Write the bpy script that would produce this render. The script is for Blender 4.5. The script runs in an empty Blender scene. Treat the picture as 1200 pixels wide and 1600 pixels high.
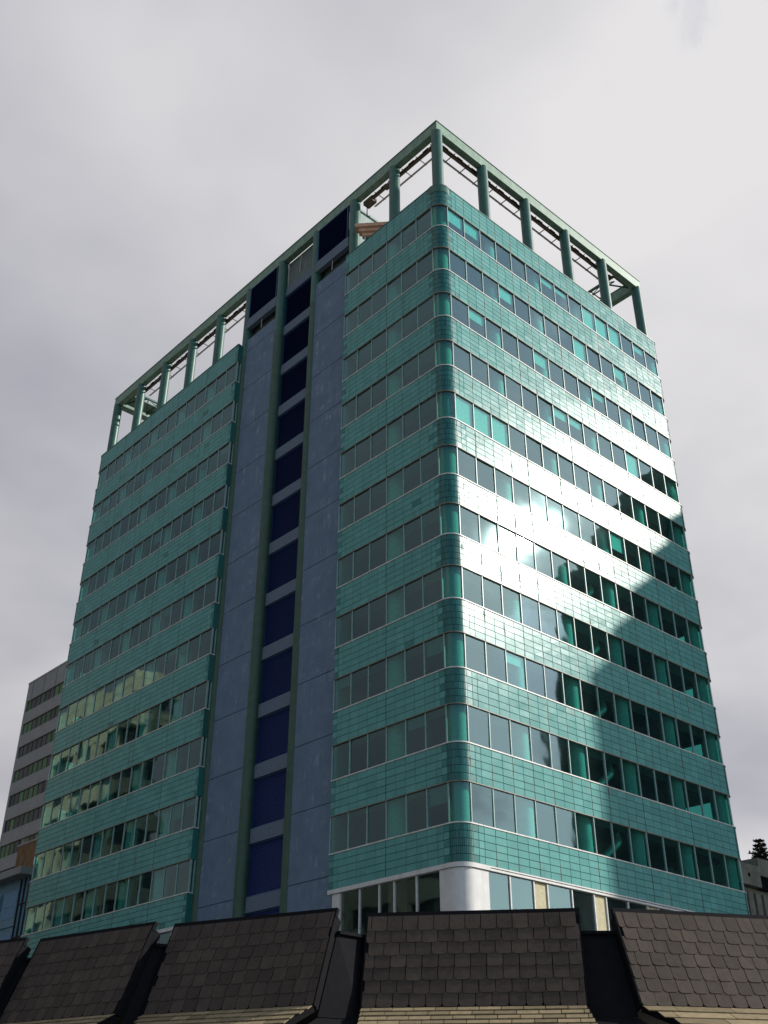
import bpy, bmesh, math, random
from mathutils import Vector, Matrix
random.seed(7)
R = math.radians
sc = bpy.context.scene
col = sc.collection
G = 13.1                                   # height of the lowest window sill above the ground

# ------------------------------------------------------------ camera
CAM = Vector((-32.365, -30.696, 1.634))
yaw, pit, rol = 0.7388, 0.5375, 0.0025
cam_d = bpy.data.cameras.new('camera'); cam = bpy.data.objects.new('camera', cam_d); col.objects.link(cam)
fw = Vector((math.sin(yaw)*math.cos(pit), math.cos(yaw)*math.cos(pit), math.sin(pit)))
rt = Vector((math.cos(yaw), -math.sin(yaw), 0)); up = rt.cross(fw)
r2 = rt*math.cos(rol)+up*math.sin(rol); u2 = -rt*math.sin(rol)+up*math.cos(rol)
cam.matrix_world = Matrix(((r2.x, u2.x, -fw.x, CAM.x), (r2.y, u2.y, -fw.y, CAM.y), (r2.z, u2.z, -fw.z, CAM.z), (0, 0, 0, 1)))
cam_d.sensor_fit = 'VERTICAL'; cam_d.sensor_height = 32; cam_d.sensor_width = 24
cam_d.lens = 1642.3/1600*32
cam_d.clip_start = 0.5; cam_d.clip_end = 6000
sc.camera = cam

# ------------------------------------------------------------ sun and sky
SUN = Vector((0.6756, -0.5533, 0.4872)).normalized()
sl = bpy.data.lights.new('sun', 'SUN'); sun = bpy.data.objects.new('sun', sl); col.objects.link(sun)
sl.energy = 4.8; sl.angle = R(0.53); sl.color = (1.0, 0.95, 0.86)
sun.rotation_euler = SUN.to_track_quat('Z', 'Y').to_euler(); sun.location = (20, -40, 90)

wd = bpy.data.worlds.new('World'); sc.world = wd; wd.use_nodes = True
nt = wd.node_tree; nt.nodes.clear()
def N(t, typ, **kw):
    n = t.nodes.new(typ)
    for k, v in kw.items():
        setattr(n, k, v)
    return n
def setin(n, **kw):
    for k, v in kw.items():
        n.inputs[k.replace('_', ' ')].default_value = v
out = N(nt, 'ShaderNodeOutputWorld'); bg = N(nt, 'ShaderNodeBackground'); bg.inputs['Strength'].default_value = 0.1
nt.links.new(bg.outputs[0], out.inputs[0])
sky = N(nt, 'ShaderNodeTexSky', sky_type='NISHITA', sun_disc=False)
sky.sun_elevation = math.asin(SUN.z); sky.sun_rotation = math.atan2(SUN.x, SUN.y)
sky.air_density = 1.2; sky.dust_density = 0.6; sky.ozone_density = 2.0
tc = N(nt, 'ShaderNodeTexCoord')
sep = N(nt, 'ShaderNodeSeparateXYZ'); nt.links.new(tc.outputs['Generated'], sep.inputs[0])
def M(t, op, a, b=None, c=None, clamp=False):
    n = N(t, 'ShaderNodeMath', operation=op, use_clamp=clamp)
    for i, v in enumerate((a, b, c)):
        if v is None: continue
        if isinstance(v, (int, float)): n.inputs[i].default_value = v
        else: t.links.new(v, n.inputs[i])
    return n.outputs[0]
# clouds lie on a flat layer: direction / (height + small)
dz = M(nt, 'ADD', M(nt, 'MAXIMUM', sep.outputs[2], 0.0), 0.22)
cx = M(nt, 'DIVIDE', sep.outputs[0], dz); cy = M(nt, 'DIVIDE', sep.outputs[1], dz)
cmb = N(nt, 'ShaderNodeCombineXYZ'); nt.links.new(cx, cmb.inputs[0]); nt.links.new(cy, cmb.inputs[1]); cmb.inputs[2].default_value = 3.1
n1 = N(nt, 'ShaderNodeTexNoise'); setin(n1, Scale=1.5, Detail=8.0, Roughness=0.56, Distortion=0.25); nt.links.new(cmb.outputs[0], n1.inputs[0])
n2 = N(nt, 'ShaderNodeTexNoise'); setin(n2, Scale=1.0, Detail=5.0, Roughness=0.5); 
mp = N(nt, 'ShaderNodeMapping'); mp.inputs['Location'].default_value = (4.7, 2.3, 0); nt.links.new(cmb.outputs[0], mp.inputs[0]); nt.links.new(mp.outputs[0], n2.inputs[0])
# cover is nearly closed to the north-east and breaks up towards the south-west
cov = M(nt, 'ADD', M(nt, 'ADD', M(nt, 'MULTIPLY', sep.outputs[1], 0.29), M(nt, 'MULTIPLY', sep.outputs[0], 0.07)), n1.outputs['Fac'])
mask = N(nt, 'ShaderNodeMapRange', interpolation_type='SMOOTHSTEP'); nt.links.new(cov, mask.inputs['Value'])
mask.inputs['From Min'].default_value = 0.365; mask.inputs['From Max'].default_value = 0.455
cr = N(nt, 'ShaderNodeValToRGB'); nt.links.new(n2.outputs['Fac'], cr.inputs[0])
cr.color_ramp.elements[0].position = 0.36; cr.color_ramp.elements[0].color = (0.365, 0.37, 0.43, 1)
cr.color_ramp.elements[1].position = 0.66; cr.color_ramp.elements[1].color = (0.79, 0.775, 0.785, 1)
dot = N(nt, 'ShaderNodeVectorMath', operation='DOT_PRODUCT'); nt.links.new(tc.outputs['Generated'], dot.inputs[0]); dot.inputs[1].default_value = SUN
dpos = M(nt, 'MAXIMUM', dot.outputs['Value'], 0.0)
halo = M(nt, 'ADD', M(nt, 'MULTIPLY', M(nt, 'POWER', dpos, 45.0), 4.2), M(nt, 'MULTIPLY', M(nt, 'POWER', dpos, 700.0), 30.0))
cl10 = N(nt, 'ShaderNodeVectorMath', operation='SCALE'); nt.links.new(cr.outputs[0], cl10.inputs[0])
# cloud grows dimmer away from the sun
away = N(nt, 'ShaderNodeMapRange', interpolation_type='SMOOTHSTEP'); nt.links.new(dot.outputs['Value'], away.inputs[0])
for k_, v_ in enumerate((-.75, .12, .38, 1.0)): away.inputs[k_+1].default_value = v_
nt.links.new(M(nt, 'MULTIPLY', M(nt, 'MULTIPLY', M(nt, 'ADD', halo, 1.0), 10.0), away.outputs[0]), cl10.inputs['Scale'])
mx = N(nt, 'ShaderNodeMix', data_type='RGBA'); nt.links.new(mask.outputs[0], mx.inputs['Factor'])
sk15 = N(nt, 'ShaderNodeVectorMath', operation='SCALE'); nt.links.new(sky.outputs[0], sk15.inputs[0]); sk15.inputs['Scale'].default_value = 1.5
nt.links.new(sk15.outputs[0], mx.inputs['A']); nt.links.new(cl10.outputs[0], mx.inputs['B'])
nt.links.new(mx.outputs['Result'], bg.inputs['Color'])

vs = sc.view_settings; vs.view_transform = 'Standard'; vs.look = 'None'; vs.gamma = 1; vs.exposure = 0.0; vs.use_curve_mapping = False
sc.cycles.max_bounces = 8; sc.cycles.transparent_max_bounces = 24; sc.cycles.diffuse_bounces = 3; sc.cycles.glossy_bounces = 4
sc.cycles.use_denoising = True; sc.cycles.sample_clamp_indirect = 6.0

# ------------------------------------------------------------ materials
def mat(name):
    m = bpy.data.materials.new(name); m.use_nodes = True
    return m, m.node_tree, m.node_tree.nodes['Principled BSDF']
def pos(t):
    return N(t, 'ShaderNodeNewGeometry').outputs['Position']
def noise(t, scale, detail=4, rough=.55, vec=None, sc3=None):
    v = vec or pos(t)
    if sc3:
        m = N(t, 'ShaderNodeMapping'); m.inputs['Scale'].default_value = sc3; t.links.new(v, m.inputs[0]); v = m.outputs[0]
    n = N(t, 'ShaderNodeTexNoise'); setin(n, Scale=scale, Detail=float(detail), Roughness=rough); t.links.new(v, n.inputs[0])
    return n.outputs['Fac']
def ramp(t, fac, stops):
    r = N(t, 'ShaderNodeValToRGB'); t.links.new(fac, r.inputs[0])
    e = r.color_ramp.elements
    while len(e) < len(stops): e.new(0.5)
    for i, (p, c) in enumerate(stops):
        e[i].position = p; e[i].color = (*c, 1)
    return r.outputs[0]
def mixc(t, fac, a, b, mode='MIX'):
    m = N(t, 'ShaderNodeMix', data_type='RGBA', blend_type=mode)
    for k, v in (('Factor', fac), ('A', a), ('B', b)):
        if isinstance(v, (int, float)): m.inputs[k].default_value = v
        elif isinstance(v, tuple): m.inputs[k].default_value = (*v, 1)
        else: t.links.new(v, m.inputs[k])
    return m.outputs['Result']
def isl(t):
    g = N(t, 'ShaderNodeNewGeometry'); o = N(t, 'ShaderNodeObjectInfo')
    return M(t, 'FRACT', M(t, 'ADD', g.outputs['Random Per Island'], o.outputs['Random']))
def bump(t, bs, h, strength, dist=0.02):
    b = N(t, 'ShaderNodeBump'); b.inputs['Strength'].default_value = strength; b.inputs['Distance'].default_value = dist
    t.links.new(h, b.inputs['Height']); t.links.new(b.outputs[0], bs.inputs['Normal'])

def tile_mat(name, base, vari=.16, rough=.34, stain=.5, spec=.5):
    m, t, b = mat(name)
    r = isl(t)
    lo = tuple(c*(1-vari) for c in base); hi = tuple(min(1, c*(1+vari)) for c in base)
    c = mixc(t, r, lo, hi)
    sp = ramp(t, noise(t, 1.3, 6, .65), [(.35, (.88, .90, .90)), (.7, (1.06, 1.04, 1.03))])
    c = mixc(t, 1.0, c, sp, 'MULTIPLY')
    # rain streaks run down the bands below the joints of the window sills
    st = noise(t, 1.0, 5, .7, sc3=(2.6, 2.6, .10))
    sf = N(t, 'ShaderNodeMapRange', interpolation_type='SMOOTHSTEP'); t.links.new(st, sf.inputs[0]); sf.inputs[1].default_value = .56; sf.inputs[2].default_value = .74
    c = mixc(t, M(t, 'MULTIPLY', sf.outputs[0], stain), c, (.085, .085, .06))
    px_ = N(t, 'ShaderNodeSeparateXYZ'); t.links.new(pos(t), px_.inputs[0])
    dx_ = M(t, 'MULTIPLY', M(t, 'ABSOLUTE', M(t, 'SUBTRACT', M(t, 'FRACT', M(t, 'ADD', M(t, 'DIVIDE', M(t, 'SUBTRACT', px_.outputs[0], .712), 1.42), .5)), .5)), 1.42)
    near_ = N(t, 'ShaderNodeMapRange', interpolation_type='SMOOTHSTEP'); t.links.new(dx_, near_.inputs[0]); near_.inputs[1].default_value = .12; near_.inputs[2].default_value = .01
    rs_ = ramp(t, noise(t, 1.0, 6, .75, sc3=(2.0, 2.0, .9)), [(.47, (0, 0, 0)), (.62, (1, 1, 1))])
    rustf = M(t, 'MULTIPLY', M(t, 'MULTIPLY', near_.outputs[0], rs_), M(t, 'LESS_THAN', px_.outputs[1], .03))
    c = mixc(t, M(t, 'MULTIPLY', rustf, .75), c, (.13, .085, .045))
    t.links.new(c, b.inputs['Base Color'])
    rg = M(t, 'ADD', M(t, 'MULTIPLY', noise(t, 2.2, 4), .22), rough-.11)
    rg = M(t, 'ADD', rg, M(t, 'MULTIPLY', sf.outputs[0], .25)); rg = M(t, 'ADD', M(t, 'ADD', rg, M(t, 'MULTIPLY', r, .05)), M(t, 'MULTIPLY', rustf, .5))
    t.links.new(rg, b.inputs['Roughness']); b.inputs['Specular IOR Level'].default_value = spec
    bump(t, b, noise(t, 9, 4), .12, .01)
    return m
M_tile = tile_mat('teal_glazed_tile', (.132, .345, .328), .07, .215, .7, .13)
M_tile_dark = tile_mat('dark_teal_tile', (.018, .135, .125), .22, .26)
M_tile_mid = tile_mat('mid_teal_tile', (.055, .215, .205), .2, .27, .5, .25)

def simple(name, c, rough=.6, metal=0, nz=6, amt=.15, bmp=.1, spec=.5, grime=0):
    m, t, b = mat(name)
    f = noise(t, nz, 6, .6)
    cc = ramp(t, f, [(.3, tuple(x*(1-amt) for x in c)), (.7, tuple(min(1, x*(1+amt)) for x in c))])
    if grime:
        g = noise(t, .7, 6, .7, sc3=(2.5, 2.5, .35))
        cc = mixc(t, M(t, 'MULTIPLY', ramp(t, g, [(.5, (0, 0, 0)), (.68, (1, 1, 1))]), grime), cc, tuple(x*.35 for x in c))
    t.links.new(cc, b.inputs['Base Color']); b.inputs['Roughness'].default_value = rough; b.inputs['Metallic'].default_value = metal
    b.inputs['Specular IOR Level'].default_value = spec
    if bmp: bump(t, b, noise(t, nz*3, 4), bmp, .01)
    return m
M_grout = simple('dark_grout', (.025, .085, .08), .9)
M_trim = simple('pale_window_trim', (.62, .60, .57), .45, amt=.22, nz=3)
M_head = simple('cream_head_trim', (.22, .19, .155), .5, amt=.3, nz=3)
M_mull = simple('pale_green_mullion', (.30, .40, .38), .4)
M_greenpaint = simple('green_painted_steel', (.036, .115, .088), .42, amt=.2, nz=2, grime=.35)
M_beam = simple('pale_green_beam', (.17, .275, .20), .5, amt=.25, nz=2.5, grime=.4)
M_beam_sunlit = simple('sunlit_beam_face', (.34, .42, .29), .5, amt=.22, nz=1.5, grime=.35)  # lighter copy of the beam green, sunlight painted into the front fascia
M_pilaster = simple('dark_green_pilaster', (.040, .090, .060), .55, amt=.2, nz=2, grime=.3)
M_intcol = simple('interior_column_plaster', (.52, .56, .53), .7)
M_ceil = simple('ceiling_plaster', (.30, .31, .30), .8)
M_int = simple('interior_partition', (.055, .06, .06), .8, nz=.6, amt=.5)
M_blind = simple('roller_blind_cloth', (.80, .82, .78), .8)
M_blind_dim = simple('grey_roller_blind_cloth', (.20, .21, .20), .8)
M_duct = simple('galvanised_duct', (.50, .62, .58), .35, .3)
M_rail = simple('brown_track_steel', (.11, .075, .055), .6, .2, amt=.4)
M_pipe = simple('pale_track_pipe', (.50, .46, .44), .5, amt=.2)
M_louvre = simple('navy_louvre_metal', (.026, .050, .190), .5, .1, amt=.25)
M_louvre_frame = simple('blue_louvre_frame', (.02, .06, .16), .45, .2)
M_lintel = simple('blue_grey_lintel', (.115, .155, .21), .8, amt=.15)
M_black = simple('black_membrane', (.006, .006, .008), .85, amt=.3, spec=.12)
M_white = simple('white_render', (.62, .61, .60), .55, amt=.08, nz=2, grime=.25)
M_white2 = simple('white_metal_frame', (.60, .59, .58), .45)
M_cream_panel = simple('cream_lobby_panel', (.42, .37, .22), .6)
M_terra = simple('terracotta_cornice', (.62, .37, .25), .8, amt=.2)
M_pent = simple('pale_penthouse_wall', (.34, .41, .39), .8, amt=.12, nz=1.5)
M_deck = simple('roof_deck', (.10, .10, .095), .9)
M_grey_panel = simple('grey_service_panel', (.125, .155, .150), .7, amt=.35, nz=4, grime=.3)
M_concrete = simple('weathered_concrete', (.21, .20, .16), .9, amt=.3, nz=1.2, grime=.5)
M_far = simple('grey_far_cladding', (.25, .245, .25), .8, amt=.12, nz=1)
M_far_rust = simple('rusty_orange_wall', (.15, .085, .04), .85, amt=.5, nz=1.5)
M_far_frame = simple('dark_window_frame', (.02, .02, .02), .6)
M_cream = simple('cream_stucco', (.44, .40, .26), .8, amt=.1, nz=.8)
M_street = simple('asphalt', (.05, .05, .052), .9, amt=.2, nz=2)
M_pave = simple('pavement_concrete', (.24, .23, .22), .9, amt=.2, nz=2)
M_ground = simple('ground_earth', (.14, .14, .12), .95, amt=.3, nz=.2)
M_paint = simple('road_paint', (.7, .7, .68), .7)
M_stone = simple('podium_stone', (.16, .15, .14), .6, amt=.2)
M_darktower = simple('dark_tower_cladding', (.030, .050, .048), .6, amt=.3, nz=.5)
M_bark = simple('pine_bark', (.05, .04, .03), .9)
M_leaf = simple('dark_pine_foliage', (.018, .026, .018), .9, amt=.4, nz=3, bmp=0)

# blue-grey painted core wall with pale scratches and mineral bloom
m, t, b = mat('blue_core_wall'); M_core = m
c = ramp(t, noise(t, 1.1, 7, .62), [(.3, (.098, .152, .228)), (.72, (.142, .202, .285))])
s1 = noise(t, 1.0, 8, .75, sc3=(.6, .6, 1.6))
s2 = noise(t, 1.0, 8, .75, sc3=(3.5, 3.5, .25))
sf = M(t, 'MULTIPLY', ramp(t, s1, [(.50, (0, 0, 0)), (.66, (1, 1, 1))]), ramp(t, s2, [(.50, (0, 0, 0)), (.62, (1, 1, 1))]))
c = mixc(t, M(t, 'MULTIPLY', sf, .8), c, (.34, .40, .48))
t.links.new(c, b.inputs['Base Color']); b.inputs['Roughness'].default_value = .75
bump(t, b, noise(t, 14, 5), .25, .02)

def glass_mat(name, tint, f0=.05, wave=.035, dirt=.05, wscale=.55):
    m, t, b = mat(name); t.nodes.remove(b)
    o = [n for n in t.nodes if n.type == 'OUTPUT_MATERIAL'][0]
    tr = N(t, 'ShaderNodeBsdfTransparent'); tr.inputs[0].default_value = (*tint, 1)
    gl = N(t, 'ShaderNodeBsdfGlossy'); gl.inputs['Roughness'].default_value = .03; gl.inputs[0].default_value = (.66, .95, 1.0, 1)
    bm = N(t, 'ShaderNodeBump'); bm.inputs['Strength'].default_value = 1; bm.inputs['Distance'].default_value = wave
    t.links.new(noise(t, wscale, 1, .4), bm.inputs['Height']); t.links.new(bm.outputs[0], gl.inputs['Normal']); 
    lw = N(t, 'ShaderNodeLayerWeight'); lw.inputs[0].default_value = .5; t.links.new(bm.outputs[0], lw.inputs['Normal'])
    fr = M(t, 'ADD', M(t, 'MULTIPLY', M(t, 'POWER', lw.outputs['Facing'], 4.8), 1-f0), f0, clamp=True)
    bf = N(t, 'ShaderNodeNewGeometry').outputs['Backfacing']; fr = M(t, 'MULTIPLY', fr, M(t, 'SUBTRACT', 1.0, bf))
    mxs = N(t, 'ShaderNodeMixShader'); t.links.new(fr, mxs.inputs[0]); t.links.new(tr.outputs[0], mxs.inputs[1]); t.links.new(gl.outputs[0], mxs.inputs[2])
    df = N(t, 'ShaderNodeBsdfDiffuse'); df.inputs[0].default_value = (.25, .42, .40, 1)
    m2 = N(t, 'ShaderNodeMixShader'); t.links.new(M(t, 'MULTIPLY', noise(t, 1.5, 5, .7), dirt*2), m2.inputs[0])
    t.links.new(mxs.outputs[0], m2.inputs[1]); t.links.new(df.outputs[0], m2.inputs[2])
    t.links.new(m2.outputs[0], o.inputs['Surface'])
    return m
M_glass = glass_mat('green_tinted_glass', (.50, .83, .79), .165, .010, .012)
M_glass_corner = glass_mat('green_curved_glass', (.44, .74, .66), .09, .006, .03)
M_glass_lobby = glass_mat('grey_lobby_glass', (.62, .61, .58), .2, .014, .02)
def far_glass(name, c, rough=.15):
    m, t, b = mat(name)
    r = isl(t); lo = tuple(x*.35 for x in c)
    t.links.new(mixc(t, r, lo, c), b.inputs['Base Color']); b.inputs['Roughness'].default_value = rough; b.inputs['Specular IOR Level'].default_value = .25
    return m
M_fg_green = far_glass('far_green_glass', (.05, .16, .045))
M_fg_dark = far_glass('far_dark_glass', (.03, .04, .04))
M_fg_blue = far_glass('blue_shop_glass', (.05, .20, .38), .12)
M_bluewall = simple('pale_blue_cladding', (.11, .24, .34), .6, amt=.15, nz=1)

# slates: every one gets its own tone
def slate_mat(name, c, vari, warm=None):
    m, t, b = mat(name)
    r = isl(t)
    cc = mixc(t, r, tuple(x*(1-vari) for x in c), tuple(x*(1+vari) for x in c))
    cc = mixc(t, 1.0, cc, ramp(t, noise(t, 9, 8, .7), [(.25, (.72, .72, .74)), (.75, (1.2, 1.18, 1.12))]), 'MULTIPLY')
    cc = mixc(t, M(t, 'MULTIPLY', ramp(t, noise(t, 1.0, 6, .7, sc3=(5, 5, .9)), [(.5, (0, 0, 0)), (.7, (1, 1, 1))]), .35), cc, tuple(x*.45 for x in c))
    t.links.new(cc, b.inputs['Base Color']); b.inputs['Roughness'].default_value = .8; b.inputs['Specular IOR Level'].default_value = .2
    bump(t, b, noise(t, 40, 6, .65), .5, .006)
    return m
M_slate = slate_mat('brown_grey_slate', (.066, .051, .042), .2)
M_shingle = slate_mat('buff_flat_shingle', (.24, .19, .115), .25)

# ------------------------------------------------------------ mesh helpers
class MB:
    def __init__(s): s.v = []; s.f = []; s.m = []; s.pc = []
    def add(s, vs, fs, mi=0):
        s.pc.append((len(s.v), len(s.f)))
        k = len(s.v); s.v += [tuple(v) for v in vs]; s.f += [tuple(i+k for i in f) for f in fs]; s.m += [mi]*len(fs)
    def hexa(s, p, mi=0):       # p: 8 points, bottom 4 then top 4
        s.add(p, [(3, 2, 1, 0), (4, 5, 6, 7), (0, 1, 5, 4), (1, 2, 6, 5), (2, 3, 7, 6), (3, 0, 4, 7)], mi)
    def box(s, x0, x1, y0, y1, z0, z1, mi=0):
        s.hexa([(x0, y0, z0), (x1, y0, z0), (x1, y1, z0), (x0, y1, z0), (x0, y0, z1), (x1, y0, z1), (x1, y1, z1), (x0, y1, z1)], mi)
    def bar(s, a, b, w, h=None, mi=0, upv=Vector((0, 0, 1))):
        a = Vector(a); b = Vector(b); h = h or w; d = (b-a).normalized()
        sd = d.cross(upv)
        if sd.length < 1e-3: sd = d.cross(Vector((1, 0, 0)))
        sd.normalize(); uu = sd.cross(d)
        p = []
        for e in (a, b):
            for q, r_ in ((-1, -1), (1, -1), (1, 1), (-1, 1)):
                p.append(e+sd*q*w/2+uu*r_*h/2)
        s.hexa(p, mi)
    def cyl(s, a, b, r, n=16, r1=None, mi=0):
        a = Vector(a); b = Vector(b); r1 = r if r1 is None else r1; d = (b-a).normalized()
        sd = d.cross(Vector((0, 0, 1)))
        if sd.length < 1e-3: sd = Vector((1, 0, 0))
        sd.normalize(); uu = sd.cross(d); p = []
        for e, rr in ((a, r), (b, r1)):
            for k in range(n):
                an = 2*math.pi*k/n; p.append(e+sd*math.cos(an)*rr+uu*math.sin(an)*rr)
        s.add(p, [tuple(range(n-1, -1, -1)), tuple(range(n, 2*n))]+[(k, (k+1) % n, n+(k+1) % n, n+k) for k in range(n)], mi)
    def split(s, name, mats, parent=None, smooth=False):     # every piece its own object
        ends = s.pc[1:]+[(len(s.v), len(s.f))]; o = None
        for (v0, f0), (v1, f1) in zip(s.pc, ends):
            q_ = MB(); q_.v = s.v[v0:v1]; q_.f = [tuple(i-v0 for i in f) for f in s.f[f0:f1]]; q_.m = s.m[f0:f1]
            o = q_.build(name, mats, parent, smooth=smooth)
        return o
    def build(s, name, mats, parent=None, kind=None, smooth=False, loc=None):
        me = bpy.data.meshes.new(name); me.from_pydata(s.v, [], s.f)
        if not isinstance(mats, (list, tuple)): mats = [mats]
        for m_ in mats: me.materials.append(m_)
        if len(mats) > 1: me.polygons.foreach_set('material_index', s.m)
        bm = bmesh.new(); bm.from_mesh(me); bmesh.ops.recalc_face_normals(bm, faces=bm.faces); bm.to_mesh(me); bm.free()
        if smooth:
            me.polygons.foreach_set('use_smooth', [True]*len(me.polygons))
            try: me.set_sharp_from_angle(angle=R(35))
            except Exception: pass
        me.update()
        return link(name, me, parent, kind, loc)
def link(name, me, parent=None, kind=None, loc=None):
    o = bpy.data.objects.new(name, me); col.objects.link(o)
    if parent: o.parent = parent
    if kind: o['kind'] = kind
    if loc is not None: o.location = loc
    return o
def thing(name, label, cat, loc=(0, 0, 0), group=None, rz=0):
    o = bpy.data.objects.new(name, None); col.objects.link(o); o.location = loc; o.rotation_euler = (0, 0, rz)
    o['label'] = label; o['category'] = cat
    if group: o['group'] = group
    return o

class Face:                    # a facade: origin, direction along it, outward normal
    def __init__(s, o, u, n): s.o = Vector((*o, 0)); s.u = Vector((*u, 0)); s.n = Vector((*n, 0))
    def P(s, u, z, d=0): return s.o+s.u*u+s.n*d+Vector((0, 0, z))
    def box(s, mb, u0, u1, z0, z1, d0, d1, mi=0):
        mb.hexa([s.P(u0, z0, d0), s.P(u1, z0, d0), s.P(u1, z0, d1), s.P(u0, z0, d1), s.P(u0, z1, d0), s.P(u1, z1, d0), s.P(u1, z1, d1), s.P(u0, z1, d1)], mi)
    def mat(s, u, z, d):       # matrix for an object modelled as x along, -y outward, z up
        x = s.u; y = -s.n; z3 = Vector((0, 0, 1)); p = s.P(u, z, d)
        return Matrix(((x.x, y.x, 0, p.x), (x.y, y.y, 0, p.y), (0, 0, 1, p.z), (0, 0, 0, 1)))

def ring(mb, cxx, cyy, a0, z0, z1, ri, ro, n=10):
    vs = []; fs = []
    for k in range(n+1):
        tt = a0+math.pi/2*k/n; c_, s_ = math.cos(tt), math.sin(tt)
        vs += [(cxx+ri*c_, cyy+ri*s_, z0), (cxx+ro*c_, cyy+ro*s_, z0), (cxx+ro*c_, cyy+ro*s_, z1), (cxx+ri*c_, cyy+ri*s_, z1)]
    for k in range(n):
        a_ = 4*k
        for j in range(4): fs.append((a_+j, a_+(j+1) % 4, a_+4+(j+1) % 4, a_+4+j))
    fs += [(0, 1, 2, 3), (4*n+3, 4*n+2, 4*n+1, 4*n)]
    mb.add(vs, fs)

# ============================================================ ground and streets
g = MB(); g.box(-3000, 3000, -3000, 3000, -1, 0); g.build('ground', M_ground, kind='structure')
g = MB(); g.box(-15, -5, -400, 400, 0.0, 0.006); g.box(-400, -15, -15.5, -6.5, 0, .006); g.box(-5, 400, -15.5, -6.5, 0, .006); g.build('road', M_street, kind='structure')
g = MB(); g.box(-5, -.4, -6.5, 120, 0, .13); g.box(-.4, 60, -6.5, -.4, 0, .13)
g.build('pavement', M_pave, kind='structure')
g = MB()
for k in range(-30, 60):
    if abs(k*3+11) > 6 or True:
        if not (-16 < k*3 < -5): g.box(-10.07, -9.93, k*3, k*3+1.6, .010, .014)
g.build('road_marking', M_paint, kind='structure')

# ============================================================ the teal tower
p, r, pl, core = 1.42, .712, 1.318, 12.025
W = 2*r+15*p; D = 2*r+21*pl+core
WL0 = r+6*pl                                   # end of the near wing on the left face
WL1 = WL0+core                                 # start of the far wing
sill = [G+3.5*(11-i) for i in range(1, 12)]    # sill[0] is the top storey
WH = 1.8
TOP = G+38.4; LOW = G-1.6
tower = thing('office_tower', 'tall teal tiled office tower with ribbon windows and an open green roof frame', 'office tower')
FR = Face((0, 0), (1, 0), (0, -1)); FL = Face((0, 0), (0, 1), (-1, 0))
FB = Face((0, D), (1, 0), (0, 1)); FE = Face((W, 0), (0, 1), (1, 0))
bands = [(sill[0]+WH, TOP)]+[(sill[i]+WH, sill[i-1]) for i in range(1, 11)]+[(LOW, sill[10])]
RO = 5
tiles = []      # (distance, face, u0, u1, z0, z1, kind)
runs = [(FR, r, r+15*p, p/2, True, False), (FL, r, WL0, pl/2, True, True), (FL, WL1, D-r, pl/2, True, False)]
sp = MB(); rj = random.Random(4)
for (z0, z1) in bands:
    rh = (z1-z0)/RO
    for (F, a, b_, tw, cs, ce) in runs:
        F.box(sp, a, b_, z0+.012, z1-.012, -.22, -.022)
        for j in range(RO):
            # stacked joints; every other course ends in a dark half tile
            dark = j % 2 == 0; us = [a+k*tw for k in range(round((b_-a)/tw)+1)]
            cuts = list(zip(us, us[1:]))
            if cs: cuts = [(a, a+tw/2), (a+tw/2, a+tw)]+cuts[1:]
            if ce: cuts = cuts[:-1]+[(b_-tw, b_-tw/2), (b_-tw/2, b_)]
            for (x0, x1) in cuts:
                end = (x0 <= a+.01 and cs) or (x1 >= b_-.01 and ce)
                kd = 'mid' if (end and dark) or rj.random() < .004 else 'std'
                tiles.append((F, x0, x1, z0+j*rh, z0+(j+1)*rh, kd))
    # rounded corners: backing ring
    for (cxx, cyy, a0) in ((r, r, math.pi), (W-r, r, 1.5*math.pi), (r, D-r, .5*math.pi), (W-r, D-r, 0)):
        ring(sp, cxx, cyy, a0, z0+.012, z1-.012, r-.16, r-.022)
sp.split('spandrel', M_grout, tower)
def tdist(tl):
    return (tl[0].P((tl[1]+tl[2])/2, tl[3])-CAM).length
full = [t_ for t_ in tiles if (t_[2]-t_[1]) > .5]
full.sort(key=tdist)
near = set(id(t_) for t_ in full[:300])
gap = .0065
cache = {}
for t_ in full[:300]:
    F, u0, u1, z0, z1, kd = t_
    key = (round(u1-u0, 3), round(z1-z0, 3), kd)
    if key not in cache:
        q = MB(); wv, hv = (u1-u0)/2-gap, (z1-z0)/2-gap; be = .010
        pts = [(-wv, 0, -hv), (wv, 0, -hv), (wv, 0, hv), (-wv, 0, hv), (-wv+be, -.022, -hv+be), (wv-be, -.022, -hv+be), (wv-be, -.022, hv-be), (-wv+be, -.022, hv-be)]
        q.add(pts, [(4, 5, 6, 7), (0, 1, 5, 4), (1, 2, 6, 5), (2, 3, 7, 6), (3, 0, 4, 7), (3, 2, 1, 0)])
        o = q.build('tile', M_tile if kd == 'std' else M_tile_mid, tower); cache[key] = o.data
    else:
        o = link('tile', cache[key], tower)
    mm = F.mat((u0+u1)/2, (z0+z1)/2, -.022+random.uniform(-.002, .002))
    o.matrix_world = mm @ Matrix.Rotation(R(random.gauss(0, .25)), 4, 'X') @ Matrix.Rotation(R(random.gauss(0, .25)), 4, 'Z')
q = MB(); be = .010
for t_ in tiles:
    if id(t_) in near: continue
    F, u0, u1, z0, z1, kd = t_
    a_, b_, c_, d_ = u0+gap, u1-gap, z0+gap, z1-gap
    tl = [random.gauss(0, .0012) for _ in range(4)]
    q.add([F.P(a_, c_, -.022), F.P(b_, c_, -.022), F.P(b_, d_, -.022), F.P(a_, d_, -.022), F.P(a_+be, c_+be, tl[0]), F.P(b_-be, c_+be, tl[1]), F.P(b_-be, d_-be, tl[2]), F.P(a_+be, d_-be, tl[3])],
          [(4, 5, 6, 7), (0, 1, 5, 4), (1, 2, 6, 5), (2, 3, 7, 6), (3, 0, 4, 7)], 0 if kd == 'std' else 1)
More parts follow.
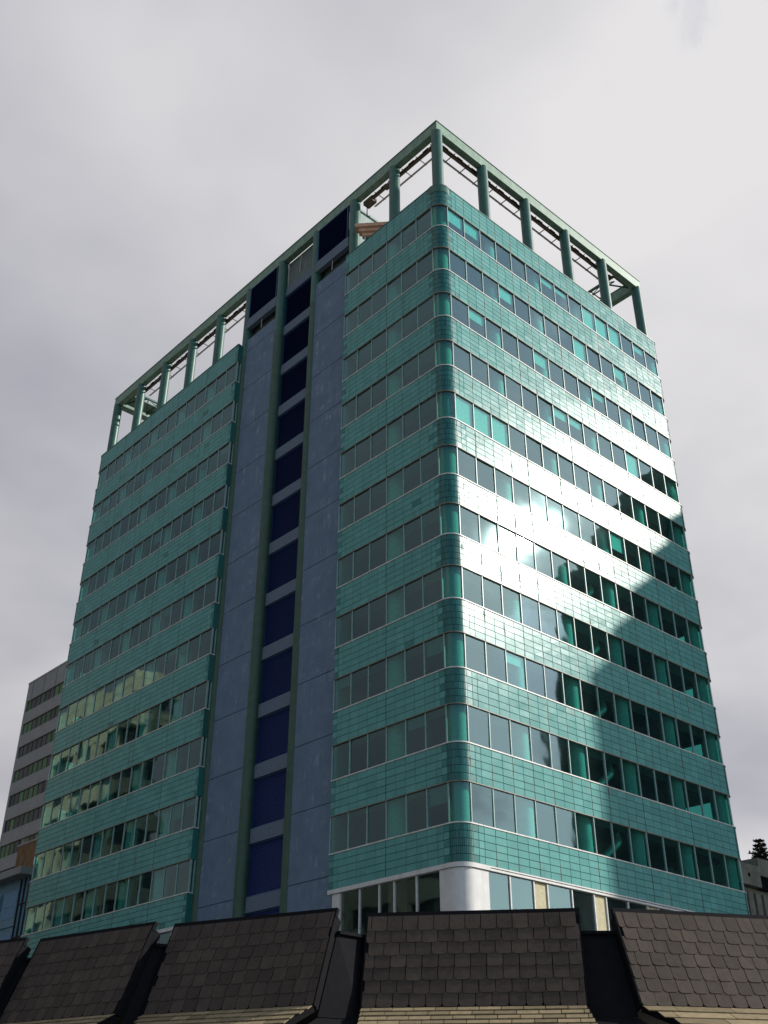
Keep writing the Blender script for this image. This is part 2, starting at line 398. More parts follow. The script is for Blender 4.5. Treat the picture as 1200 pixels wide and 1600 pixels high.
q.build('tile_cladding', [M_tile, M_tile_mid], tower, kind='stuff')
# narrow upright tiles round the corners, in rows like the flat ones
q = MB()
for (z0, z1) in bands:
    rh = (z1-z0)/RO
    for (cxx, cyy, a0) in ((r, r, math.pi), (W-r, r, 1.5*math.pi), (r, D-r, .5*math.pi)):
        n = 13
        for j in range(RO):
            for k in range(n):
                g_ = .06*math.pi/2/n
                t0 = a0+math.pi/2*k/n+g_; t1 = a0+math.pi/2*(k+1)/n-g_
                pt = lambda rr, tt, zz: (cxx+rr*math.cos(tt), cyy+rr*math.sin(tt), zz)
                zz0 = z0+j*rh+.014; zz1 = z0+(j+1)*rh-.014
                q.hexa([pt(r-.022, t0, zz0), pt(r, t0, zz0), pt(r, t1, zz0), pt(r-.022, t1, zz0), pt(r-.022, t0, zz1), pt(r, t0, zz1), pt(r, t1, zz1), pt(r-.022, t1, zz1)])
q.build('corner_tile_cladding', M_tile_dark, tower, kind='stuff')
# rear and far side bands, plainly tiled in the same green
q = MB()
for (z0, z1) in bands:
    FB.box(q, r, W-r, z0, z1, -.2, 0); FE.box(q, r, D-r, z0, z1, -.2, 0)
q.split('rear_band', M_tile, tower)
# dark expansion joints every third pane
q = MB()
for (z0, z1) in bands:
    for k in range(1, 5): FR.box(q, r+3*k*p-.011, r+3*k*p+.011, z0+.01, z1-.01, -.02, .003)
    FL.box(q, r+3*pl-.011, r+3*pl+.011, z0+.01, z1-.01, -.02, .003)
    for k in range(1, 5): FL.box(q, WL1+3*k*pl-.011, WL1+3*k*pl+.011, z0+.01, z1-.01, -.02, .003)
q.split('expansion_joint', M_black, tower)
# return of the far wing next to the service core
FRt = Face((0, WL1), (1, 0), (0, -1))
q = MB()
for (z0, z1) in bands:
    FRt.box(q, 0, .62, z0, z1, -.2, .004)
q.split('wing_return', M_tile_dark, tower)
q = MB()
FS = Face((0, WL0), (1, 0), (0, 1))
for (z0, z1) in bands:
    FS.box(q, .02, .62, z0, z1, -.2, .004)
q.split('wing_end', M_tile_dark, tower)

# sills, heads
for s_ in sill:
    q = MB()
    for (F, a, b_, tw, cs, ce) in runs:
        F.box(q, a, b_, s_-.010, s_+.045, -.12, .035)
    ring(q, r, r, math.pi, s_-.010, s_+.045, r-.12, r+.035); ring(q, W-r, r, 1.5*math.pi, s_-.010, s_+.045, r-.12, r+.035); ring(q, r, D-r, .5*math.pi, s_-.010, s_+.045, r-.12, r+.035)
    FRt.box(q, -.034, .34, s_-.010, s_+.045, -.12, .035)
    q.split('window_sill', M_trim, tower)
    q = MB(); h0, h1 = s_+WH-.030, s_+WH+.004
    for (F, a, b_, tw, cs, ce) in runs:
        F.box(q, a, b_, h0, h1, -.12, .022)
    ring(q, r, r, math.pi, h0, h1, r-.12, r+.022); ring(q, W-r, r, 1.5*math.pi, h0, h1, r-.12, r+.022); ring(q, r, D-r, .5*math.pi, h0, h1, r-.12, r+.022)
    q.split('window_head', M_head, tower)
q = MB()
for (F, a, b_, tw, cs, ce) in runs: F.box(q, a, b_, TOP-.02, TOP+.05, -.24, .03)
for cc_ in ((r, r, math.pi), (W-r, r, 1.5*math.pi), (r, D-r, .5*math.pi)): ring(q, *cc_, TOP-.02, TOP+.05, r-.2, r+.03)
q.split('parapet_coping', M_greenpaint, tower)

# window panes and mullions
cells = []; mulls = []
for i, s_ in enumerate(sill):
    for (F, a, b_, tw, cs, ce) in runs:
        w_ = tw*2; n = round((b_-a)/w_)
        for k in range(n): cells.append((F, a+k*w_, a+(k+1)*w_, s_, i, k))
        for k in range(n+1): mulls.append((F, a+k*w_, s_))
def pane_mb(w_, h_, d0=0):
    q = MB(); q.box(-w_/2+.02, w_/2-.02, -.004, .004, 0, h_); return q
cells.sort(key=lambda c_: (c_[0].P(c_[1], c_[3])-CAM).length)
mulls.sort(key=lambda c_: (c_[0].P(c_[1], c_[2])-CAM).length)
cache = {}; rest = MB()
for n_, (F, u0, u1, s_, i, k) in enumerate(cells):
    h_ = WH-.08
    rx, rz = R(random.gauss(0, .30)), R(random.gauss(0, .30))
    mm = F.mat((u0+u1)/2, s_+.045, -.065) @ Matrix.Rotation(rz, 4, 'Z') @ Matrix.Rotation(rx, 4, 'X')
    if n_ < 300:
        key = round(u1-u0, 3)
        if key not in cache:
            o = pane_mb(u1-u0, h_).build('window_pane', M_glass, tower); cache[key] = o.data
        else: o = link('window_pane', cache[key], tower)
        o.matrix_world = mm
    else:
        t_ = pane_mb(u1-u0, h_); rest.add([mm @ Vector(v) for v in t_.v], t_.f)
rest.build('upper_glazing', M_glass, tower, kind='stuff')
q = MB(); q.box(-.021, .021, -.055, .055, 0, WH-.08)
me_m = None; rest = MB()
for n_, (F, u, s_) in enumerate(mulls):
    mm = F.mat(u, s_+.045, -.065)
    if n_ < 300:
        if me_m is None: o = q.build('mullion', M_mull, tower); me_m = o.data
        else: o = link('mullion', me_m, tower)
        o.matrix_world = mm
    else: rest.add([mm @ Vector(v) for v in q.v], q.f)
rest.build('upper_mullion', M_mull, tower, kind='stuff')
# curved corner panes
for s_ in sill:
    q = MB()
    for cc_ in ((r, r, math.pi),): ring(q, *cc_, s_+.045, s_+WH-.035, r-.066, r-.058, 14)
    q.build('curved_pane', M_glass_corner, tower, smooth=True)
    q = MB()
    for cc_ in ((W-r, r, 1.5*math.pi), (r, D-r, .5*math.pi)): ring(q, *cc_, s_+.045, s_+WH-.035, r-.066, r-.058, 14)
    q.build('curved_pane', M_glass_corner, tower, smooth=True)
# far-wing window return and rear glazing
q = MB(); q2 = MB()
for s_ in sill:
    FRt.box(q, .03, .30, s_+.045, s_+WH-.035, -.065, -.057); FRt.box(q2, .30, .345, s_+.045, s_+WH-.035, -.1, .0)
    FRt.box(q2, .345, .62, s_-.01, s_+WH+.01, -.2, -.02)
q.split('wing_return_glass', M_glass, tower); q2.split('wing_return_frame', M_mull, tower)
q = MB(); q2 = MB()
for s_ in sill:
    FB.box(q, r, W-r, s_, s_+WH, -.065, -.057); FE.box(q, r, D-r, s_, s_+WH, -.065, -.057)
    for k in range(16): FB.box(q2, r+k*p-.025, r+k*p+.025, s_, s_+WH, -.1, .01)
    for k in range(29): FE.box(q2, r+k*1.418-.025, r+k*1.418+.025, s_, s_+WH, -.1, .01)
q.build('rear_glazing', M_glass, tower, kind='stuff'); q2.build('rear_mullion', M_mull, tower, kind='stuff')

# floor slabs, interior core, partitions
for (z0, z1) in bands:
    q = MB(); a_, b_ = z0+.13, z1-.75
    if z1 == TOP: b_ = TOP-.9
    q.box(1.15, W-.22, .22, D-.22, a_, b_); q.box(.22, 1.15, .22, WL0-.2, a_, b_); q.box(.22, 1.15, WL1+.2, D-.22, a_, b_)
    q.split('floor_slab', M_int, tower)
    if z1 != TOP or True:
        q = MB(); FR.box(q, .25, W-.25, a_-.03, a_-.002, -1.15, -.235); FL.box(q, 1.16, WL0-.21, a_-.03, a_-.002, -1.12, -.235); FL.box(q, WL1+.21, D-.25, a_-.03, a_-.002, -1.12, -.235)
        q.split('ceiling_soffit', M_ceil, tower)
q = MB(); q.box(8.2, 14.8, 9, 33, .2, TOP-1); 
q.build('interior_core', M_int, tower)
rs = random.Random(3)
for i, s_ in enumerate(sill):
    q = MB(); a_, b_ = s_-.75, s_+WH+.13
    for _ in range(4):
        y_ = rs.uniform(2.5, D-3); q.box(rs.uniform(1.7, 2.6), 8.1, y_, y_+.12, a_, b_)
    for _ in range(2):
        y_ = rs.choice([rs.uniform(3, WL0-2), rs.uniform(WL1+2, D-8)]); l_ = rs.uniform(2, 5); x_ = rs.uniform(3.2, 6); q.box(x_, x_+.12, y_, y_+l_, a_, b_)
    for _ in range(2):
        x_ = rs.uniform(4, W-5); q.box(x_, x_+.12, 2.4, 8.9, a_, b_)
    q.box(15.2, 15.3, 5.5, 12, a_, b_)
    q.split('interior_partition', M_int, tower)

# columns: inside pale plaster, above the roof green steel
colR = [r+3*k*p for k in range(6)]
colL = [r, r+3*pl, r+6*pl, r+6*pl+core/3, r+6*pl+2*core/3]+[WL1+3*k*pl for k in range(6)]
cpos = [(u, r) for u in colR]+[(r, t_) for t_ in colL[1:]]
far_pos = [(W-r, t_) for t_ in colL[1:]]+[(u, D-r) for u in colR[1:-1]]
BB = G+43.86; BT = G+44.69
for k, (x, y) in enumerate(cpos+far_pos):
    q = MB(); q.cyl((x, y, TOP-1.0), (x, y, BB+.10), .36, 24); q.cyl((x, y, BB+.10), (x, y, BB+.16), .36, 24, .30)
    q.build('roof_column', M_greenpaint, tower, smooth=True)
    q = MB(); pil = (x == r and y in colL[2:6])
    q.cyl((x, y, .2), (x, y, TOP-1.0), .36 if pil else .42, 24)
    q.build('pilaster' if pil else 'interior_column', M_pilaster if pil else M_intcol, tower, smooth=True)
    if not pil:
        q = MB(); q.cyl((x, y, TOP-.5), (x, y, TOP+.10), .74 if k == 0 else .47, 24); q.build('column_collar', M_greenpaint, tower, smooth=True)
# roof frame beam
bo, bw = .46, .46
q = MB()
q.box(bo, W-bo, bo, bo+bw, BB, BT); q.build('roof_beam', [M_beam, M_beam_sunlit], tower)
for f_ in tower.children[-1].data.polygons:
    if f_.normal.y < -.9: f_.material_index = 1  # only the sun-facing side takes the lighter, sunlit colour
q = MB(); q.box(bo, W-bo, D-bo-bw, D-bo, BB, BT); q.build('roof_beam', M_beam, tower)
q = MB(); q.box(bo, bo+bw, bo+bw+.003, D-bo-bw-.003, BB, BT); q.build('roof_beam', M_beam, tower)
q = MB(); q.box(W-bo-bw, W-bo, bo+bw+.003, D-bo-bw-.003, BB, BT); q.build('roof_beam', M_beam, tower)
# thin capping on the beam
q = MB(); c0, c1 = bo-.04, bo+bw+.04
q.box(c0, W-c0, c0, c1, BT+.002, BT+.05); q.box(c0, W-c0, D-c1, D-c0, BT+.002, BT+.05); q.box(c0, c1, c1+.003, D-c1-.003, BT+.002, BT+.05); q.box(W-c1, W-c0, c1+.003, D-c1-.003, BT+.002, BT+.05)
q.split('beam_capping', M_greenpaint, tower)
# cleaning track hung inside the beam: brown rails, pale pipe, hangers
trk = MB(); pip = MB(); hg = MB()
def track(ax, s0, s1):
    P_ = (lambda s_, d_, z_: (s_, d_, z_)) if ax == 'x' else (lambda s_, d_, z_: (d_, s_, z_))
    trk.bar(P_(s0, 1.20, BB+.02), P_(s1, 1.20, BB+.02), .16, .09); trk.bar(P_(s0, 1.20, BB-.10), P_(s1, 1.20, BB-.10), .05, .16)
    trk.bar(P_(s0, 1.20, BB-.20), P_(s1, 1.20, BB-.20), .16, .04)
    pip.cyl(P_(s0, 1.86, BB-.02), P_(s1, 1.86, BB-.02), .055, 8); pip.cyl(P_(s0, 1.98, BB+.10), P_(s1, 1.98, BB+.10), .04, 8)
    n = int((s1-s0)/1.35)
    for k in range(n+1):
        s_ = s0+.3+k*1.35
        if s_ > s1-.1: break
        hg.bar(P_(s_, 1.02, BB+.06), P_(s_, 2.02, BB+.06), .05, .05); hg.bar(P_(s_, 1.86, BB-.08), P_(s_, 1.98, BB+.16), .05, .05)
        hg.box(*sorted((P_(s_+.25, 1.04, 0)[0], P_(s_+.75, 1.34, 0)[0])), *sorted((P_(s_+.25, 1.04, 0)[1], P_(s_+.75, 1.34, 0)[1])), BB-.015, BB+.015)
track('x', 1.1, W-3.5); track('y', 1.3, 7.9); track('y', WL1+.5, D-4)
trk.split('track_rail', M_rail, tower); pip.split('track_pipe', M_pipe, tower, smooth=True); hg.split('track_hanger', M_rail, tower)
q = MB(); q.box(.98, 1.5, 7.3, 8.1, BB-.38, BB-.05); q.box(1.05, 1.35, 5.6, 6.1, BB-.30, BB-.05)
q.split('track_trolley', M_rail, tower)
q = MB()
hx, hy = 1.25, 8.0; pts = [(hx, hy, BB-.38), (hx, hy, BB-.80), (hx, hy, BB-1.15), (hx+.08, hy, BB-1.28), (hx+.2, hy, BB-1.24), (hx+.22, hy, BB-1.10)]
for a_, b_ in zip(pts, pts[1:]): q.cyl(a_, b_, .035, 6)
q.build('track_hook', M_black, tower)
# lattice bracing at both ends of the roof frame
q = MB()
def lattice(P_, s0, s1, d0, d1, n):
    zc = BB+.25
    q.bar(P_(s0, d1, zc), P_(s1, d1, zc), .16, .16); q.bar(P_(s0, d1, zc-.5), P_(s1, d1, zc-.5), .08, .08)
    for k in range(n):
        a_ = s0+(s1-s0)*k/n; b_ = s0+(s1-s0)*(k+1)/n; m_ = (a_+b_)/2
        q.bar(P_(a_, d0, zc), P_(m_, d1, zc), .09); q.bar(P_(m_, d1, zc), P_(b_, d0, zc), .09)
        q.bar(P_(a_, d1, zc-.5), P_(m_, d1, zc), .05); q.bar(P_(m_, d1, zc), P_(b_, d1, zc-.5), .05); q.bar(P_(a_, d0, zc), P_(a_, d1, zc), .11)
lattice(lambda s_, d_, z_: (W-d_, s_, z_), 1.1, 14, 1.08, 2.9, 6)
lattice(lambda s_, d_, z_: (s_, D-d_, z_), 1.1, 12, 1.08, 3.2, 5)
q.split('roof_lattice', M_greenpaint, tower)
q = MB(); q.box(bo+bw, 7, D-2.6, D-1.12, BB+.30, BB+.36); q.build('gusset_plate', M_beam, tower)
q = MB(); q.box(1.35, W-.22, .22, D-.22, TOP-.55, TOP-.45); q.box(.22, 1.349, .22, WL0-.21, TOP-.55, TOP-.45); q.box(.22, 1.349, WL1+.21, D-.22, TOP-.55, TOP-.45)
q.split('roof_deck', M_deck, tower)

# service core between the two wings
yA, yB, yC, yD = WL0, colL[3], colL[4], WL1
ztop_w = G+38.85
FC = Face((0, 0), (0, 1), (-1, 0))
def panel(z0, z1, y0, y1, x0=.5, x1=.75):
    q = MB(); be = .012
    q.hexa([(x1, y0, z0), (x1, y1, z0), (x0+be, y1, z0), (x0+be, y0, z0), (x1, y0, z1), (x1, y1, z1), (x0+be, y1, z1), (x0+be, y0, z1)])
    q.add([(x0+be, y0, z0), (x0+be, y1, z0), (x0+be, y1, z1), (x0+be, y0, z1), (x0, y0+be, z0+be), (x0, y1-be, z0+be), (x0, y1-be, z1-be), (x0, y0+be, z1-be)], [(4, 5, 6, 7), (0, 1, 5, 4), (1, 2, 6, 5), (2, 3, 7, 6), (3, 0, 4, 7)])
    return q
joints = [z for z in [40.3-3.5*11+3.5*k for k in range(20)] if .5 < z < ztop_w-1]
zs = [.1]+joints+[ztop_w]
for y0, y1 in ((yA+.02, yB-.02), (yC+.30, yD-.36)):
    for a_, b_ in zip(zs, zs[1:]):
        panel(a_+.014, b_-.014, y0, y1).build('core_wall_panel', M_core, tower)
q = MB(); q.box(.64, .9, yA+.02, yB-.03, .1, ztop_w-.02); q.box(.64, .9, yC+.31, yD-.37, .1, ztop_w-.02); q.split('core_backing', M_grout, tower)
# louvre bay
lz = [44.0-.15+G-13.1-3.5*k for k in range(-2, 13)]    # lintel tops (absolute heights)
XB = .92
q = MB(); q.box(XB+.35, XB+.5, yB, yC, .1, BB-.1); q.build('bay_backing', M_black, tower)
def louvre(y0, y1, z0, z1, x):
    fr = MB(); w_ = .06
    fr.box(x-.03, x+.1, y0, y0+w_, z0, z1); fr.box(x-.03, x+.1, y1-w_, y1, z0, z1); fr.box(x-.03, x+.1, y0+w_, y1-w_, z0, z0+w_); fr.box(x-.03, x+.1, y0+w_, y1-w_, z1-w_, z1)
    fr.box(x+.09, x+.11, y0+w_, y1-w_, z0+w_, z1-w_, 1)
    o = fr.build('louvre_panel', [M_louvre_frame, M_louvre], tower)
    sl_ = MB(); n = int((z1-z0-2*w_)/.105); st = (z1-z0-2*w_)/n
    for k in range(n):
        zz = z0+w_+k*st
        sl_.hexa([(x+.0, y0+w_, zz), (x+.0, y1-w_, zz), (x+.012, y1-w_, zz), (x+.012, y0+w_, zz), (x+.07, y0+w_, zz+st*.92), (x+.07, y1-w_, zz+st*.92), (x+.085, y1-w_, zz+st*.92), (x+.085, y0+w_, zz+st*.92)])
    sl_.build('slats', M_louvre, o, kind='stuff')
for zt in lz:
    q = MB(); q.box(XB-.10, XB+.34, yB+.02, yC-.02, zt-.78, zt); q.build('lintel', M_lintel, tower)
    if zt-.78-2.72 > .3: louvre(yB+.3, yC-.3, zt-.78-2.70, zt-.80, XB+.02)
louvre_top = G+40.6
louvre(yB+.3, yC-.3, lz[0]+.02, louvre_top-.02, XB+.02) if louvre_top-lz[0] > .6 else None
q = MB(); q.box(XB-.10, XB+.34, yB+.02, yC-.02, G+40.6, G+41.35); q.build('lintel', M_lintel, tower)
q = MB(); q.box(XB+.05, XB+.15, yB+.3, yC-.3, G+41.36, BB); q.build('service_panel', M_grey_panel, tower)
q = MB(); q.box(XB-.02, XB+.04, yC-.42, yC-.36, G+41.36, BB); q.cyl((XB-.05, (yB+yC)/2+.1, BB-.3), (XB-.05, (yB+yC)/2+.25, G+42.0), .025, 6); q.split('service_pipe', M_pipe, tower)
for (y0, y1) in ((yA+.46, yB-.36), (yC+.36, yD-.30)):
    louvre(y0, y1, G+40.8, BB-.01, .47)
    q = MB(); q.box(.40, .74, y0-.15, y1+.1, G+39.92, G+40.78); q.build('lintel', M_lintel, tower)
    q = MB(); q.box(1.1, 1.2, y0-.4, y1+.4, G+37.6, G+42.5); q.build('service_panel', M_grey_panel, tower)
    q = MB(); ym = (y0+y1)/2; q.cyl((.52, ym, G+39.9), (.52, ym+.03, G+39.05), .025, 6); q.split('service_pipe', M_pipe, tower)
# lit blinds and ducts seen through the glass
def blind(i, k, frac, F=FR, a=r, w_=p, mt=None):
    q = MB(); z1 = sill[i]+WH-.05; F.box(q, a+k*w_+.06, a+(k+1)*w_-.06, z1-frac*(WH-.08), z1, -.16, -.15); q.build('roller_blind', mt or M_blind, tower)
for i, k, f_ in [(0, 0, .55), (0, 1, .5), (0, 6, .25), (0, 7, .22), (0, 9, .95), (0, 10, .95), (0, 11, .95), (0, 13, .3), (1, 3, .5), (1, 8, .95), (1, 11, .5), (2, 1, .4), (2, 9, .3),
                 (3, 6, .35), (3, 7, .3), (4, 0, .97), (4, 1, .97), (4, 2, .97), (3, 11, .9), (8, 2, .3), (2, 5, .5), (5, 9, .6)]: blind(i, k, f_)
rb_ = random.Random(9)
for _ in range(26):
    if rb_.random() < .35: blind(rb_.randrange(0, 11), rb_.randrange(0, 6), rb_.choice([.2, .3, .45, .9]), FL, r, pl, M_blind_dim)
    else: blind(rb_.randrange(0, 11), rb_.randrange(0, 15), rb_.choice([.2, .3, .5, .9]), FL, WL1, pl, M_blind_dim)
for i in range(4, 11):
    s_ = sill[i]; q = MB(); xx = r+7.4*p
    q.cyl((xx, 1.5, s_+.1), (xx+1.3, 1.1, s_+1.3), .20, 14); q.cyl((xx+.1, 1.47, s_+.20), (xx+.22, 1.43, s_+.31), .25, 14); q.cyl((xx+1.3, 1.1, s_+1.3), (xx+1.6, 1.4, s_+1.9), .20, 14)
    q.build('air_duct', M_duct, tower, smooth=True)
    if i > 6:
        q = MB(); xx = r+3.2*p; q.bar((xx, .8, s_+1.45), (xx+.9, 1.2, s_+.1), .07, .07); q.build('window_stay', M_duct, tower)

# lobby level
z1 = LOW; z0 = LOW-4.2
q = MB()
FL.box(q, 1.36, WL0, z1-.20, z1-.01, -.3, .05); FL.box(q, WL1, D-r, z1-.20, z1-.01, -.3, .05)
ring(q, r, r, math.pi, z1-.20, z1-.01, r-.3, r+.05, 12); FR.box(q, r, 1.659, z1-.20, z1-.01, -.3, .05); FL.box(q, r, 1.359, z1-.20, z1-.01, -.3, .05)
FR.box(q, 1.66, W-r, z1-.07, z1-.01, -.3, .05); FR.box(q, 1.66, W-r, z1-.19, z1-.10, -.3, .02)
q.split('lobby_cornice', M_white, tower)
q = MB(); ring(q, r, r, math.pi, z0, z1-.221, r-.25, r-.02, 16); FR.box(q, r, 1.60, z0, z1-.221, -.25, -.02); FL.box(q, r, 1.36, z0, z1-.221, -.25, -.02)
q.build('corner_pier', M_white, tower, smooth=True)
q = MB(); FL.box(q, 7.80, 8.35, z0, z1-.221, -.3, -.03); q.build('white_jamb', M_white, tower)
lm = MB()
for u in (2.8, 4.2, 5.17, 6.48): FL.box(lm, u-.035, u+.035, z0, z1-.221, -.2, -.05)
xs = [1.60+.05]
RX = [2.98, 4.53, 5.45, 7.15, 8.75, 9.65, 11.35, 12.9, 13.8, 15.5, 17.2, 18.1, 19.8, 21.5]
for u in RX: FR.box(lm, u-.035, u+.035, z0, z1-.221, -.2, -.05)
lm.split('lobby_mullion', M_white2, tower)
le = [1.36, 2.8, 4.2, 5.17, 6.48, 7.8]
for a_, b_ in zip(le, le[1:]):
    q = MB(); q.box(-(b_-a_)/2+.04, (b_-a_)/2-.04, -.004, .004, 0, z1-.23-z0); o = q.build('lobby_pane', M_glass_lobby, tower)
    o.matrix_world = FL.mat((a_+b_)/2, z0, -.12) @ Matrix.Rotation(R(random.gauss(0, .4)), 4, 'Z')
re_ = [1.60]+RX
for k, (a_, b_) in enumerate(zip(re_, re_[1:])):
    q = MB(); q.box(-(b_-a_)/2+.04, (b_-a_)/2-.04, -.004, .004, 0, z1-.23-z0)
    pnl = (b_-a_) < 1.1
    o = q.build('cream_panel' if pnl else 'lobby_pane', M_cream_panel if pnl else M_glass_lobby, tower)
    o.matrix_world = FR.mat((a_+b_)/2, z0, -.12) @ Matrix.Rotation(R(random.gauss(0, .3)), 4, 'Z')
q = MB()
FL.box(q, WL1+.05, D-r, z0, z1-.221, -.125, -.115); q.build('lobby_glazing', M_glass_lobby, tower)
q = MB()
for k in range(16): FL.box(q, WL1+.05+k*pl-.03, WL1+.05+k*pl+.03, z0, z1-.221, -.2, -.05)
FL.box(q, WL1+.02, WL1+.3, z0, z1-.221, -.3, -.03)
q.split('lobby_frame', M_white, tower)
q = MB(); q.box(.05, W-.05, .05, WL0, .1, z0); q.box(.05, W-.05, WL1, D-.05, .1, z0); q.box(1.3, W-.05, WL0, WL1, .1, z0-.01)
q.split('podium_wall', M_stone, tower)
q = MB(); q.box(4.5, W-2, 5, D-3, z0, z1-.3); q.build('lobby_core', M_int, tower)

# ============================================================ things on the tower roof
ph = thing('machine_room', 'pale flat-topped machine room standing on the tower roof inside the green frame', 'machine room', (2.8, 11.2, TOP-.45))
q = MB(); q.box(0, 6, 0, 4.5, 0, G+47.0-TOP+.45); q.build('wall', M_pent, ph)
q = MB(); q.box(-.12, 6.12, -.12, 4.62, G+47.0-TOP+.452, G+47.2-TOP+.45); q.build('roof', M_pent, ph)
q = MB(); q.box(2.2, 3.1, -.04, -.002, .1, 2.2); q.build('door', M_grey_panel, ph)
q = MB(); q.box(2.5, 3.3, -.05, -.003, 8.4, 9.1); q.build('vent', M_white, ph)
kb = thing('roof_kiosk', 'small roof kiosk with a stepped terracotta cornice beside the tower roof parapet', 'roof kiosk', (.08, 7.87, TOP-.45), rz=math.atan2(-.737, .676))
zk = 53.15-(TOP-.45)
q = MB(); q.box(.62, 2.3, .36, .60, 0, zk-.02); q.build('wall', M_grey_panel, kb)
for n_, (a_, h0, h1) in enumerate(((.0, .60, .88), (.24, .30, .56), (.46, .0, .27))):
    q = MB(); q.box(a_, 3.0, a_*.6, .60, zk+h0, zk+h1); q.build('cornice_step', M_terra, kb)
    q = MB(); q.box(a_+.10, 3.0, a_*.6+.08, .60, zk+h0-.035, zk+h0-.001); q.build('cornice_fillet', M_terra, kb)
q = MB(); q.box(.70, 1.8, .33, .358, zk-1.2, zk-.10); q.build('window', M_fg_dark, kb)
q = MB(); q.box(.62, .70, .31, .356, zk-1.3, zk-.06); q.build('window_frame', M_white2, kb)

# ============================================================ background buildings
# grey slab block behind on the left
gx, gy0, gy1, gz = 25.4, 96.0, 107.7, 57.0
gb = thing('slab_block', 'grey slab block with strips of green-lit windows behind the left end of the tower', 'office block', (gx, gy0, 0))
FG = Face((0, 0), (0, 1), (-1, 0))
L_ = gy1-gy0; pitch = 3.33
q = MB(); q.box(.3, 18, 0, L_, 0, gz-.4); q.build('core_wall', M_far, gb)
for k in range(17):
    zt = gz-pitch*k-2.65 if k else gz
    zb = gz-pitch*k-pitch+.0
    a_ = (gz-2.65-pitch*(k-1)-1.55) if k else gz
    q = MB(); FG.box(q, -.3, L_, gz-2.65-pitch*k+.0 if k == 0 else gz-2.65-pitch*k, (gz if k == 0 else gz-2.65-pitch*(k-1)-1.62), -.3, 0)
    q.build('wall_band', M_far, gb)
    if k == 0:
        q = MB()
        for s_ in (3.0, 6.6, 10.0): FG.box(q, s_-.03, s_+.03, gz-2.6, gz-.05, .0, .02)
        q.split('facade_joint', M_far_frame, gb)
    for j in range(8):
        u = .5+j*1.36
        if k == 6 and j == 3: continue
        fr = MB(); FG.box(fr, u-.07, u+1.28, gz-2.65-pitch*k-1.61, gz-2.65-pitch*k-.01, -.28, -.2)
        o = fr.build('window', M_far_frame, gb)
        gl = MB(); FG.box(gl, u+.08, u+1.12, gz-2.65-pitch*k-1.52, gz-2.65-pitch*k-.12, -.199, -.17)
        gl.build('pane', M_fg_green if random.random() < .55 else M_fg_dark, o)
for j, u in enumerate((0, L_-.45)):
    q = MB(); FG.box(q, u, u+.45, 0, gz-2.66, -.3, -.004); q.build('end_pier', M_far, gb)
q = MB(); q.box(-.05, 18.05, -.3, L_+.05, gz+.002, gz+.25); q.build('roof', M_far, gb)
# rusty wall and blue glazed annex behind the left edge of the tower
rw = thing('rusty_wall', 'rusty orange-brown wall below the grey slab block, above the blue glazed annex', 'wall', (14, 68, 0))
q = MB(); q.box(0, .5, -6, 7.5, 0, 27.1); q.build('rendered_face', M_far_rust, rw)
q = MB(); q.box(-.06, .56, -6.1, 7.6, 27.102, 27.3); q.build('coping', M_far, rw)
an = thing('glazed_annex', 'low blue glazed annex with a flat grey canopy at the left foot of the tower', 'annex building', (4, 49.5, 0))
q = MB(); q.box(.1, 9, 0, 14, 0, 19.0); q.build('wall', M_bluewall, an)
q = MB(); q.box(-.9, 9.5, -.1, 15, 19.0, 19.55); q.build('canopy', M_far, an)
FA = Face((0, 0), (0, 1), (-1, 0))
for k in range(6):
    zt = 18.2-k*3.2
    for j in range(4):
        y0 = 1.55+j*3.0
        q = MB(); FA.box(q, y0, y0+2.6, zt-2.7, zt, -.1, .0); o = q.build('window', M_bluewall, an)
        q = MB(); FA.box(q, y0+.12, y0+2.48, zt-1.2, zt-.12, .001, .02); FA.box(q, y0+.12, y0+2.48, zt-2.1, zt-1.3, .001, .02); q.build('pane', M_fg_blue, o)
q = MB()
for zt in (17.0, 14.6, 12.2): FA.box(q, .1, 1.4, zt, zt+.05, -.08, .03)
for y_ in (.0, .72, 1.42): FA.box(q, y_, y_+.06, 3, 18.9, -.1, .04)
q.split('cladding_joint', M_far_frame, an)
# bright slim mast at the far left
pm = thing('light_mast', 'slim sunlit white mast at the left edge in front of the grey slab block', 'mast', (9.5, 60.9, 0))
q = MB(); q.cyl((0, 0, 0), (0, 0, 24.6), .10, 10, .08); q.build('pole', M_white, pm, smooth=True)
q = MB(); q.box(-.18, .18, -.18, .18, 22.4, 24.0); q.cyl((0, 0, 24.601), (0, 0, 24.9), .1, 8); q.split('aerial', M_white, pm)

# concrete block on the right
cb = thing('concrete_block', 'weathered brown concrete block with a recessed opening right of the tower', 'concrete building', (33.1, 6, 0))
q = MB(); q.box(-1.5, 14, .45, 10, 0, 15.9); q.build('wall', M_concrete, cb)
for k in range(16):
    q = MB(); q.box(-1.45+k*.95, -1.45+k*.95+.62, .25, .449, 0, 15.6); q.build('rib', M_concrete, cb)
q = MB(); q.box(-1.7, 1.95, 0, 10, 15.95, 17.3); q.box(1.951, 14, 0, 10, 16.75, 17.9); q.split('fascia', M_concrete, cb)
q = MB(); q.box(1.95, 4.1, .2, .46, 15.9, 16.74); q.build('opening', M_black, cb)
q = MB(); q.box(4.1, 14, .2, 1, 15.91, 16.74); q.build('upper_wall', M_concrete, cb)
q = MB(); q.cyl((.5, -.05, 16.6), (.5, .3, 16.6), .12, 8); q.build('drain_spout', M_black, cb)

